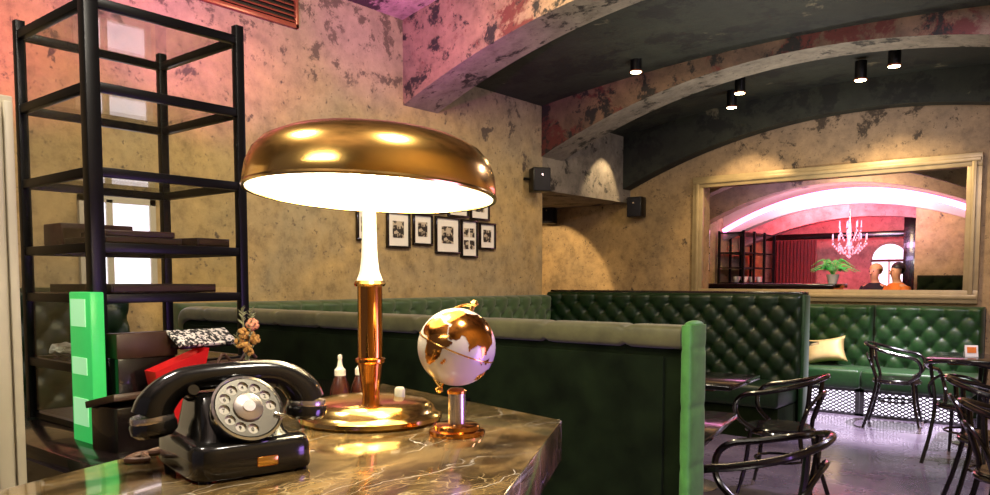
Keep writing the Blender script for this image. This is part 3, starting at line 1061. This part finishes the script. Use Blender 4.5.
for p, q in zip(rings, rings[1:]):
    b_.ring(p, q)
b_.bm.faces.new(rings[0][::-1])
b_.bevel_all(.004).build('body', M['red'], rb)
br = thing('leather_bag', 'brown leather bag with a wavy top beside the red bag', 'bag', (-2.25, 1.38, .928))
MB().b2((-.05, -.055, 0), (.05, .1, .215), .012).build('body', M['kraft'], br)
MB().tube(catmull([(.03, -.05, .215), (.03, -.03, .24), (.03, 0, .215), (.03, .03, .215), (.03, .06, .245), (.03, .09, .22)], 6), .005, 8).build('handle', M['kraft'], br)
pb = thing('patterned_box', 'black box with white speckled slanting lid on the brown bag', 'box', (-2.27, 1.31, 1.19))
MB().box((0, 0, .032), (.09, .2, .01), 0, .002, rot=Matrix.Rotation(math.radians(28), 3, 'Y')).build('lid', M['speckled'], pb)
MB().b2((-.035, -.09, 0), (.03, .09, .014), .003).build('body', M['black_wood'], pb)
# dried flowers in a slim vase
vs = thing('dried_flower_vase', 'slim vase of dried peach and gold flowers against the case post', 'flowers', (-2.14, 1.385, .928))
MB().lathe([(0, 0), (.022, 0), (.024, .05), (.016, .13), (.012, .2), (.014, .235), (.011, .235), (.009, .2), (0, .19)], 24, cap=False).build('vase', M['glass'], vs)
st = MB()
heads = []
for i in range(12):
    a = random.uniform(0, 2 * PI)
    rr = random.uniform(.005, .045)
    zt_ = random.uniform(.27, .38)
    tip = (rr * math.cos(a), rr * math.sin(a), zt_)
    heads.append(tip)
    st.tube(catmull([(0, 0, .1), (rr * .2 * math.cos(a), rr * .2 * math.sin(a), .24), tip], 4), .0013, 5)
st.build('stems', M['dried_sage'], vs)
for i, (x, y, z) in enumerate(((.0, -.01, .27), (.02, .015, .29), (-.012, .02, .30), (.01, -.02, .31), (0.01, .0, .255), (-.01, -.02, .28))):
    k = MB()
    for j in range(14):
        d = Vector((random.gauss(0, 1), random.gauss(0, 1), random.gauss(0, 1))).normalized()
        k.sphere(Vector((x, y, z)) + d * .012, .007, u=6, v=5)
    k.build('flower', M['dried_gold'], vs)
k = MB()
for j in range(20):
    d = Vector((random.gauss(0, 1), random.gauss(0, 1), random.gauss(0, 1))).normalized()
    k.sphere(Vector((.015, .01, .335)) + d * .013, .009, u=8, v=6)
k.build('flower', M['dried_peach'], vs, label='peach coloured bloom at the top')
for tip in heads[:7]:
    k = MB()
    for j in range(8):
        p = Vector(tip) + Vector((0, 0, -.006 * j + .03))
        a = j * 2.4
        k.tube([p, p + Vector((.014 * math.cos(a), .014 * math.sin(a), .01))], [.003, .0008], 5)
    k.build('sprig', M['dried_sage'], vs)

# cream panelled door edge
dr = MB().b2((-2.3, .2, 0), (-2.2, .768, 1.865), .004)
dr.b2((-2.2, .2, .0), (-2.185, .30, 1.84), .004).b2((-2.2, .7, 0), (-2.185, .735, 1.84), .006).b2((-2.2, .742, 0), (-2.188, .764, 1.85), .004).b2((-2.2, .3, 1.74), (-2.185, .7, 1.84), .004).b2((-2.2, .36, .2), (-2.19, .64, 1.68), .008)
struct(dr.build('door_1', M['cream']), 'cream panelled door beside the display case')

# bright window in the left wall seen through the case
wn = MB().b2((XL, 2.16, 1.33), (XL + .03, 2.2, 1.95)).b2((XL, 2.62, 1.33), (XL + .03, 2.66, 1.95)).b2((XL, 2.16, 1.91), (XL + .03, 2.66, 1.95)).b2((XL, 2.16, 1.33), (XL + .03, 2.66, 1.37)).b2((XL, 2.33, 1.35), (XL + .03, 2.37, 1.93))
w1 = struct(wn.build('window_1', M['cream']))
MB().b2((XL + .002, 2.2, 1.37), (XL + .012, 2.62, 1.91)).build('window_pane', M['window_lit'], w1)

# vent high in the left wall
vt = thing('wall_vent', 'dark louvred vent grille high on the pink lit plaster wall', 'vent', (XL, 0, 0))
ya, yb, za, zc = 2.9, 3.87, 3.39, 3.66
for p, q in (((0, ya, za), (.03, yb, za + .035)), ((0, ya, zc - .03), (.03, yb, zc)), ((0, ya, za), (.03, ya + .03, zc)), ((0, yb - .03, za), (.03, yb, zc))):
    MB().b2(p, q, .004).build('frame_rail', M['copper_edge'], vt)
MB().b2((0.001, ya, za), (.006, yb, zc)).build('backing', M['black_steel'], vt)
for i in range(5):
    z = za + .055 + i * .04
    MB().box((.018, (ya + yb) / 2, z), (.03, yb - ya - .05, .008), rot=Matrix.Rotation(math.radians(35), 3, 'Y')).build('slat', M['copper_edge'], vt)

# ------------------------------------------------------------------ framed photographs
FR = [
    (4.45, 4.66, 1.75, 2.03, 1, 'black framed photograph at the lower row end hidden partly by the lamp stem'),
    (4.80, 5.09, 1.70, 2.03, 1, 'black framed photograph in the lower row right beside the lamp stem'),
    (5.13, 5.39, 1.735, 2.03, 1, 'small black framed photograph between the two larger ones of the lower row'),
    (5.43, 5.78, 1.665, 2.025, 1, 'largest black framed photograph of the lower row'),
    (5.80, 6.05, 1.635, 2.015, 4, 'narrow black frame holding four small photographs'),
    (6.08, 6.34, 1.725, 2.00, 1, 'black framed photograph at the lower row end nearest the speaker'),
    (5.31, 5.58, 2.05, 2.36, 1, 'black framed photograph of the upper row mostly covered by the lampshade'),
    (5.61, 5.91, 2.03, 2.34, 1, 'black framed photograph at the middle of the upper row'),
    (5.94, 6.24, 2.02, 2.32, 2, 'black framed photograph at the upper row end above the narrow frame'),
]
for ya, yb, za, zc, n, lab in FR:
    p = thing('picture_frame', lab, 'picture', (XL, (ya + yb) / 2, za), 0, 'framed photographs on the plaster wall')
    h, v = (yb - ya) / 2, zc - za
    t = .02
    k = MB().b2((.002, -h, 0), (.028, h, t), .002).b2((.002, -h, v - t), (.028, h, v), .002).b2((.002, -h, t), (.028, -h + t, v - t), .002).b2((.002, h - t, t), (.028, h, v - t), .002)
    k.build('frame', M['black_wood'], p)
    MB().b2((.003, -h + t, t), (.012, h - t, v - t)).build('mat_board', M['mat_board'], p)
    if n == 4:
        cells = [(-.045, .13), (.045, .13), (-.045, .25), (.045, .25)]
        for a, c in cells:
            MB().b2((.0125, a - .036, c - .045), (.0145, a + .036, c + .045)).build('photo_print', M['photo'], p)
    else:
        a = h * .48
        MB().b2((.0125, -a, v * .28), (.0145, a, v * .74)).build('photo_print', M['photo'], p)

# ------------------------------------------------------------------ speakers
def speaker(label, loc, aim, wall):
    r_ = thing('wall_speaker', label, 'speaker', loc)
    q = Matrix.Rotation(aim, 4, 'Z')
    MB().box((0, 0, 0), (.2, .17, .26), 0, .012).move(q).build('cabinet', M['black_steel'], r_)
    MB().box((0, -.09, 0), (.18, .012, .24), 0, .004).move(q).build('front_grille', M['darkcloth'], r_)
    MB().cyl((0, -.097, .05), (0, -.1, .05), .012).move(q).build('badge', M['silver'], r_)
    MB().tube([(0, 0, 0), Vector(wall) - Vector(loc)], .016, 8).build('bracket', M['black_steel'], r_)
    return r_


speaker('black wall speaker mounted near the arch foot above the framed photographs', (XL + .16, 6.93, 2.5), math.radians(55), (XL, 6.85, 2.52))
speaker('black wall speaker in the niche corner under the lintel', (-6.42, 9.05, 2.34), math.radians(15), (-6.42, 9.2, 2.36))
speaker('black wall speaker on the far wall beside the beige frame', (-5.03, 9.06, 2.36), math.radians(5), (-5.03, 9.2, 2.36))

# ------------------------------------------------------------------ ceiling spotlights
def spotlight(label, loc, first=None):
    if first:
        return dup(first, loc, 0, label, 'ceiling spotlights')
    r_ = thing('ceiling_spotlight', label, 'spotlight', loc, 0, 'ceiling spotlights')
    MB().cyl((0, 0, 0), (0, 0, .18), .055, n=24).build('housing', M['black_steel'], r_)
    MB().lathe([(.055, .0), (.06, -.004), (.06, .012), (.055, .012), (.055, 0)], 24, cap=False).build('trim_ring', M['copper_edge'], r_)
    MB().cyl((0, 0, -.001), (0, 0, -.006), .05, n=24).build('lens', M['lamp_on'], r_)
    return r_


s1 = spotlight('black ceiling spotlight over the far bay, farther of the close pair', (-3.50, 8.42, 3.32))
spotlight('black ceiling spotlight over the far bay, nearer the arch of the close pair', (-3.24, 8.0, 3.36), s1)
spotlight('brightly shining black spotlight alone over the wall frame', (-2.10, 8.15, 3.34), s1)
spotlight('largest looking black ceiling spotlight with an amber lit rim', (-1.75, 7.9, 3.36), s1)
spotlight('glaring spotlight on the dark vault between the two big arches', (-3.77, 6.75, 3.41), s1)

# ------------------------------------------------------------------ bentwood armchairs and tables
ch = thing('bentwood_armchair', 'x', 'chair', (0, 0, 0), 0, 'black bentwood armchairs')
MB().lathe([(0, .445), (.19, .445), (.205, .45), (.208, .46), (.2, .468), (.17, .466), (0, .462)], 36, cap=False).build('seat', M['black_wood'], ch)
MB().tube([(.205 * math.cos(2 * PI * i / 32), .205 * math.sin(2 * PI * i / 32), .44) for i in range(32)], .014, 8, True).build('seat_ring', M['black_wood'], ch)
MB().tube([(.15 * math.cos(2 * PI * i / 28), .15 * math.sin(2 * PI * i / 28), .25) for i in range(28)], .009, 8, True).build('foot_ring', M['black_wood'], ch)
hoop = catmull([(.195, -.12, .46), (.235, -.2, .53), (.265, -.215, .62), (.275, -.16, .685), (.275, -.02, .715), (.25, .14, .755), (.15, .245, .79), (0, .28, .805), (-.15, .245, .79), (-.25, .14, .755), (-.275, -.02, .715), (-.275, -.16, .685), (-.265, -.215, .62), (-.235, -.2, .53), (-.195, -.12, .46)], 6)
MB().tube(hoop, .0155, 10).build('arm_hoop', M['black_wood'], ch)
MB().tube(catmull([(.19, .17, .5), (.2, .2, .6), (.12, .245, .68), (0, .262, .70), (-.12, .245, .68), (-.2, .2, .6), (-.19, .17, .5)], 6), .011, 8).build('inner_hoop', M['black_wood'], ch)
for sx in (-1, 1):
    MB().tube(catmull([(sx * .215, .26, 0), (sx * .185, .2, .22), (sx * .17, .16, .45), (sx * .175, .2, .62), (sx * .19, .215, .775)], 6), .0145, 8).build('rear_leg', M['black_wood'], ch)
    lg = MB().tube(catmull([(sx * .2, -.22, 0), (sx * .175, -.175, .2), (sx * .16, -.145, .45)], 6), [.011] * 4 + [.0145] * 9, 8).build('front_leg', M['black_wood'], ch)
    MB().cyl((sx * .2, -.22, .0), (sx * .197, -.215, .035), .0125, .0135).build('ferrule', M['silver'], lg, label='pale metal foot')
ch.location = (-1.70, 8.17, 0)
ch.rotation_euler.z = PI / 2 + .12
ch['label'] = 'black bentwood armchair alone on the floor before the far green sofa'
dup(ch, (-1.72, 5.02, 0), -PI / 2 + .1, 'black bentwood armchair at the table beyond the near booth sofa')
dup(ch, (-1.13, 3.02, 0), -PI / 2 + .18, 'black bentwood armchair with low arms around the square table nearest the booth end')
dup(ch, (-.93, 6.85, 0), PI - .2, 'black bentwood armchair pushed to the table with the white card')
dup(ch, (-.58, 5.5, 0), PI / 2 + .25, 'black bentwood armchair second in the row at the room side opposite the booths')
dup(ch, (-.36, 4.5, 0), PI / 2 + .3, 'black bentwood armchair nearest of the row opposite the booths')


def cafe_table(label, loc, rz, sx, sy, first=None):
    r_ = thing('cafe_table', label, 'table', loc, rz, 'dark cafe tables')
    MB().box((0, 0, .735), (sx, sy, .03), 0, .005).build('tabletop', M['tabletop'], r_)
    MB().box((0, 0, .706), (sx - .3, sy - .3, .03)).build('apron', M['copper_edge'], r_)
    MB().lathe([(0, .03), (.05, .03), (.035, .06), (.03, .1), (.03, .66), (.06, .69), (0, .692)], 24, cap=False).build('column', M['black_steel'], r_)
    MB().lathe([(0, 0), (.215, 0), (.22, .006), (.2, .014), (.06, .03), (0, .032)], 40, cap=False).build('base', M['silver'], r_)
    return r_


cafe_table('square dark table nearest the end of the near booth sofa', (-1.74, 3.2, 0), math.radians(12), .72, .86)
cafe_table('dark table farther along between the two booth sofas', (-2.32, 4.9, 0), math.radians(6), .8, .7)
cafe_table('dark table hidden behind the tall booth except its pale round base', (-2.77, 8.33, 0), 0, .42, .6)
cafe_table('dark table with a white card and candle glass by the far sofa', (-.95, 7.75, 0), math.radians(4), .78, .76)
cd = thing('table_card', 'small white and orange card standing on the far dark table', 'card', (-1.03, 7.7, .7505), math.radians(25))
MB().box((0, 0, .05), (.1, .004, .1), rot=Matrix.Rotation(math.radians(-12), 3, 'X')).build('front', M['mat_board'], cd)
MB().box((0, .022, .05), (.1, .004, .1), rot=Matrix.Rotation(math.radians(12), 3, 'X')).build('rear', M['mat_board'], cd)
MB().box((0, -.0035, .06), (.07, .003, .05), rot=Matrix.Rotation(math.radians(-12), 3, 'X')).build('print', M['orange'], cd)

# ------------------------------------------------------------------ second room beyond the frame
Z2 = .25
struct(MB().b2((-7, 9.4, .1), (.8, 14.6, Z2)).build('floor_rear', M['floor']))
struct(MB().b2((-5.45, 9.4, Z2), (XL - .02, 14.4, 4.2)).build('wall_rear_left', M['plaster']))
struct(MB().b2((-5.45, 14.2, Z2), (.6, 14.4, 4.2)).build('wall_rear_end', M['red_wall']))
struct(MB().b2((-2.42, 12.5, Z2), (.6, 12.62, 4.2)).build('wall_rear_pier', M['plaster']))
K = dict(hw=2.0, xa=-3.3, top=4.2)
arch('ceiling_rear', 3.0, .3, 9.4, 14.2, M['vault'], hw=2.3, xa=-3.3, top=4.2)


def arch2(base, rise, ya, yb, mat):
    p = arch_poly(base, rise, 4.1, 40, 2.1, -3.28)
    return struct(MB().prism(p, ya, yb, 'y').build('ceiling_rear_arch', mat))


arch2(2.3, .6, 10.5, 10.7, M['plaster'])
arch2(2.2, .58, 11.5, 11.75, M['plaster_far'])
arch2(1.98, .57, 12.3, 12.5, M['cream'])
arch2(1.92, .5, 13.2, 13.4, M['red_wall'])
ls = MB().tube([(-3.28 + 1.9 * (-1 + 2 * i / 40), 12.22, 2.21 + .52 * (1 - (-1 + 2 * i / 40) ** 2)) for i in range(41)], .04, 8)
tag(ls.build('led_strip', M['led']), 'glowing pink white light strip following the arch of the bar room', 'light strip')
# timber header and curtain
bmh = tag(MB().b2((-5.18, 13.95, 2.12), (-2.87, 14.05, 2.22), .005).build('timber_header', M['black_wood']), 'dark horizontal timber header above the red curtain', 'beam')
tag(MB().b2((-2.86, 13.9, Z2), (-2.68, 14.08, 2.9), .005).build('timber_post', M['black_wood']), 'dark upright timber post beside the arched window', 'post')
cu = MB()
nx = 90
g = []
for j in range(2):
    g.append([cu.bm.verts.new((-5.0 + .78 * i / nx, 14.0 + .04 * math.sin(i * .9) - .05, Z2 + .02 if j == 0 else 2.11)) for i in range(nx + 1)])
for i in range(nx):
    cu.bm.faces.new((g[0][i], g[0][i + 1], g[1][i + 1], g[1][i]))
e2 = bmesh.ops.extrude_face_region(cu.bm, geom=cu.bm.faces[:])
bmesh.ops.translate(cu.bm, vec=(0, .012, 0), verts=[v for v in e2['geom'] if isinstance(v, bmesh.types.BMVert)])
tag(cu.build('curtain', M['curtain'], sharp=80), 'long red pleated curtain hanging under the timber header', 'curtain')
# arched bright window
aw = MB()
pts2 = [(-.27, 0), (.27, 0), (.27, .55)] + [(.27 * math.cos(PI * i / 16), .55 + .27 * math.sin(PI * i / 16)) for i in range(1, 16)] + [(-.27, .55)]
aw.prism(pts2, 14.185, 14.197, 'y')
aw.move(Matrix.Translation((-3.12, 0, 1.2)))
wo = struct(aw.build('window_2', M['window_lit']))
MB().b2((-3.4, 14.16, 1.72), (-2.84, 14.19, 1.76)).build('glazing_bar', M['curtain'], wo)
MB().b2((-3.135, 14.16, 1.2), (-3.105, 14.19, 1.74)).build('glazing_bar', M['mat_board'], wo)
MB().tube([(-3.12 + .285 * math.cos(PI * i / 24), 14.17, 1.75 + .285 * math.sin(PI * i / 24)) for i in range(25)], .022, 8).build('arch_moulding', M['red_wall'], wo)
# small frames on the bar room wall
for y_, z_, lab in ((11.62, 1.92, 'upper small black framed picture on the bar room wall beside the rack'), (11.62, 1.55, 'lower small black framed picture on the bar room wall beside the rack')):
    p = thing('picture_frame', lab, 'picture', (XL - .02, y_, z_), 0, 'small frames in the bar room')
    MB().b2((.001, -.12, 0), (.025, .12, .3), .004).build('frame', M['black_wood'], p)
    MB().b2((.024, -.095, .025), (.028, .095, .275)).build('mat_board', M['mat_board'], p)
    MB().b2((.0275, -.05, .08), (.03, .05, .21)).build('photo_print', M['photo'], p)
# black bar
bb = thing('bar_counter', 'long black bar counter in the red lit room beyond the frame', 'counter')
MB().b2((-5.15, 10.3, 1.31), (-2.88, 10.85, 1.365), .008).build('bar_top', M['black_wood'], bb)
MB().b2((-5.15, 10.36, Z2), (-2.92, 10.8, 1.31)).build('bar_front', M['black_wood'], bb)
# rack
rk = thing('shelving_rack', 'black steel shelving rack with crockery in the bar room', 'rack', (0, 0, 0))
rx0, rx1, ry0, ry1, rzt = -5.15, -4.75, 12.0, 13.35, 2.2
for x in (rx0, rx1):
    for y in (ry0, ry0 + .45, ry0 + .9, ry1):
        MB().b2((x - .018, y - .018, Z2), (x + .018, y + .018, rzt)).build('post', M['black_steel'], rk)
for z in (.5, .8, 1.1, 1.38, 1.62, 1.86, 2.18):
    MB().b2((rx0, ry0, z - .02), (rx1, ry1, z)).build('shelf', M['black_steel'], rk)
for i in range(7):
    y = 12.12 + i * .17
    x = -4.9 + .05 * (i % 2)
    tag(MB().lathe([(0, 0), (.03, 0), (.05, .05), (.055, .09), (.05, .09), (0, .02)], 16, cap=False).build('white_cup', M['mat_board'], None, (x, y, 1.381)), 'small white cup on the black rack shelf in the bar room', 'cup', 'white cups on the rack')
# chandelier
cl = thing('chandelier', 'crystal chandelier hanging in the red lit room beyond the frame', 'chandelier', (-3.39, 12.8, 2.0))
MB().cyl((0, 0, -.1), (0, 0, 1.31), .01).build('rod', M['silver'], cl)
MB().lathe([(0, -.14), (.03, -.1), (.045, -.03), (.02, .05), (.03, .15), (.015, .3), (0, .32)], 20, cap=False).build('hub', M['crystal'], cl)
cry = MB()
for tier, (R_, zt_, n_) in enumerate(((.25, .0, 10), (.16, .2, 7))):
    for i in range(n_):
        a = 2 * PI * i / n_ + tier * .3
        ca, sa = math.cos(a), math.sin(a)
        ar = MB().tube(catmull([(0, 0, zt_ - .02), (R_ * .4 * ca, R_ * .4 * sa, zt_ - .1), (R_ * .8 * ca, R_ * .8 * sa, zt_ - .06), (R_ * ca, R_ * sa, zt_ + .03)], 5), .006, 6).build('arm', M['silver'], cl)
        MB().lathe([(0, 0), (.022, .004), (.008, .01), (.008, .07), (.003, .1), (0, .1)], 10, cap=False).move(Matrix.Translation((R_ * ca, R_ * sa, zt_ + .03))).build('candle', M['crystal'], ar)
        for j in range(5):
            cry.sphere((R_ * ca * (1 - .12 * j), R_ * sa * (1 - .12 * j), zt_ - .03 - .035 * j), .011, (1, 1, 1.6), 6, 5)
for i in range(70):
    a, t_ = random.uniform(0, 2 * PI), random.random()
    cry.sphere((.2 * (1 - t_) * math.cos(a), .2 * (1 - t_) * math.sin(a), -.06 - .18 * t_), .011, (1, 1, 1.5), 6, 5)
o = cry.build('crystals', M['crystal'], cl)
o['kind'] = 'stuff'
# palm in a pot on the bar
pm = thing('potted_palm', 'green potted palm standing on the black bar counter', 'plant', (-3.0, 10.6, 1.365))
MB().lathe([(0, 0), (.05, 0), (.075, .1), (.08, .12), (.07, .12), (.06, .1), (0, .1)], 24, cap=False).build('pot', M['mat_board'], pm)
for i in range(26):
    a = i * 2.4
    R_ = random.uniform(.18, .36)
    h_ = random.uniform(.2, .32)
    lf = MB()
    pts3 = catmull([(0, 0, .1), (R_ * .4 * math.cos(a), R_ * .4 * math.sin(a), h_), (R_ * math.cos(a), R_ * math.sin(a), h_ * .75)], 8)
    lf.tube(pts3, .0025, 5)
    for j, p in enumerate(pts3[5:]):
        for sg in (1, -1):
            q = p + Vector((math.cos(a + sg * 1.1), math.sin(a + sg * 1.1), -.35)) * (.075 * (1 - j / 16))
            lf.tube([p, (p + q) / 2, q], [.002, .007, .0008], 4, flat=.3)
    lf.build('frond', M['leaf'], pm, sharp=80)
# sofa against the pier
rs = banquette('small dark green buttoned sofa against the plaster pier in the bar room', (-2.36, 12.44, Z2), 0, 1.0, 1.23, .5, dark=M['velvet_dark'])


# people
def person(name, label, loc, rz, skinm, shirt, hair, fair=False):
    me = bpy.data.meshes.new(name)
    J = [((0, 0, .5), .12), ((0, .0, .62), .125), ((0, -.01, .8), .135), ((0, -.01, .96), .12), ((0, -.01, 1.04), .055), ((0, -.025, 1.09), .05), ((0, -.035, 1.15), .068), ((0, -.02, 1.22), .076), ((0, -.01, 1.27), .055)]
    E_ = [(i, i + 1) for i in range(8)]
    for sx in (-1, 1):
        b0 = len(J)
        J += [((sx * .17, 0, .96), .06), ((sx * .21, -.05, .74), .045), ((sx * .12, -.28, .72), .035), ((sx * .06, -.36, .74), .032)]
        E_ += [(3, b0), (b0, b0 + 1), (b0 + 1, b0 + 2), (b0 + 2, b0 + 3)]
        b1 = len(J)
        J += [((sx * .1, -.03, .48), .085), ((sx * .12, -.42, .48), .06), ((sx * .12, -.44, .08), .04), ((sx * .12, -.55, .04), .035)]
        E_ += [(0, b1), (b1, b1 + 1), (b1 + 1, b1 + 2), (b1 + 2, b1 + 3)]
    me.from_pydata([j for j, _ in J], E_, [])
    o_ = bpy.data.objects.new(name, me)
    COL.objects.link(o_)
    bm2 = bmesh.new()
    bm2.from_mesh(me)
    sl = bm2.verts.layers.skin.verify()
    bm2.verts.ensure_lookup_table()
    for v, (_, r_) in zip(bm2.verts, J):
        v[sl].radius = (r_, r_ * (.8 if r_ > .11 else 1))
    bm2.verts[0][sl].use_root = True
    bm2.to_mesh(me)
    bm2.free()
    o_.modifiers.new('skin', 'SKIN').use_smooth_shade = True
    s_ = o_.modifiers.new('sub', 'SUBSURF')
    s_.levels = s_.render_levels = 2
    me.materials.append(skinm)
    o_.location = loc
    o_.rotation_euler.z = rz
    o_.scale = (1.06, 1.06, 1.08)
    tag(o_, label, 'person')
    # hair, shirt, nose
    hb_ = MB().sphere((0, .01, 1.228), .088, (1, 1.05, 1), 24, 16)
    for v in list(hb_.bm.verts):
        if v.co.z < 1.215 and v.co.y < .02 or v.co.z < 1.15:
            hb_.bm.verts.remove(v)
    hb_.build('hair', hair, o_, sharp=80)
    tb = MB()
    rings_ = []
    for z, hx, hy in ((.5, .17, .14), (.62, .165, .135), (.8, .185, .15), (.92, .2, .14), (.99, .16, .11), (1.04, .075, .075)):
        rings_.append([tb.bm.verts.new((hx * math.cos(2 * PI * i / 24), hy * math.sin(2 * PI * i / 24) - .01, z)) for i in range(24)])
    for p, q in zip(rings_, rings_[1:]):
        tb.ring(p, q)
    for sx in (-1, 1):
        tb.tube(catmull([(sx * .15, 0, .97), (sx * .2, -.03, .85), (sx * .215, -.05, .74), (sx * .15, -.2, .725)], 5), [.07, .07, .068, .066, .064, .062, .06, .058, .056, .055, .054, .053, .052, .05, .05, .048], 12)
    tb.build('shirt', shirt, o_, sharp=80)
    MB().tube([(0, -.1, 1.2), (0, -.125, 1.165), (0, -.105, 1.155)], [.008, .014, .01], 8).build('nose', skinm, o_)
    for sx in (-1, 1):
        MB().sphere((sx * .032, -.1, 1.2), .008).build('eye', M['hair_dark'], o_)
    return o_


person('person', 'person with fair hair in dark clothes seated beneath the arched window', (-2.99, 12.75, Z2), math.radians(-20), M['skin'], M['darkcloth'], M['hair_fair'])
person('person', 'person with dark hair in an orange top seated beside the timber post', (-2.55, 12.1, Z2), math.radians(-40), M['skin'], M['orange'], M['hair_dark'])
for lab, loc in (('round backed dark stool under the person in dark clothes', (-2.99, 12.75, Z2)), ('round backed dark stool under the person in orange', (-2.55, 12.1, Z2))):
    q = thing('stool', lab, 'stool', loc, 0, 'stools in the bar room')
    MB().cyl((0, 0, .34), (0, 0, .38), .17, n=24).build('seat', M['black_wood'], q)
    for a in range(4):
        MB().cyl((.13 * math.cos(a * PI / 2 + .78), .13 * math.sin(a * PI / 2 + .78), 0), (.1 * math.cos(a * PI / 2 + .78), .1 * math.sin(a * PI / 2 + .78), .35), .014).build('leg', M['black_wood'], q)
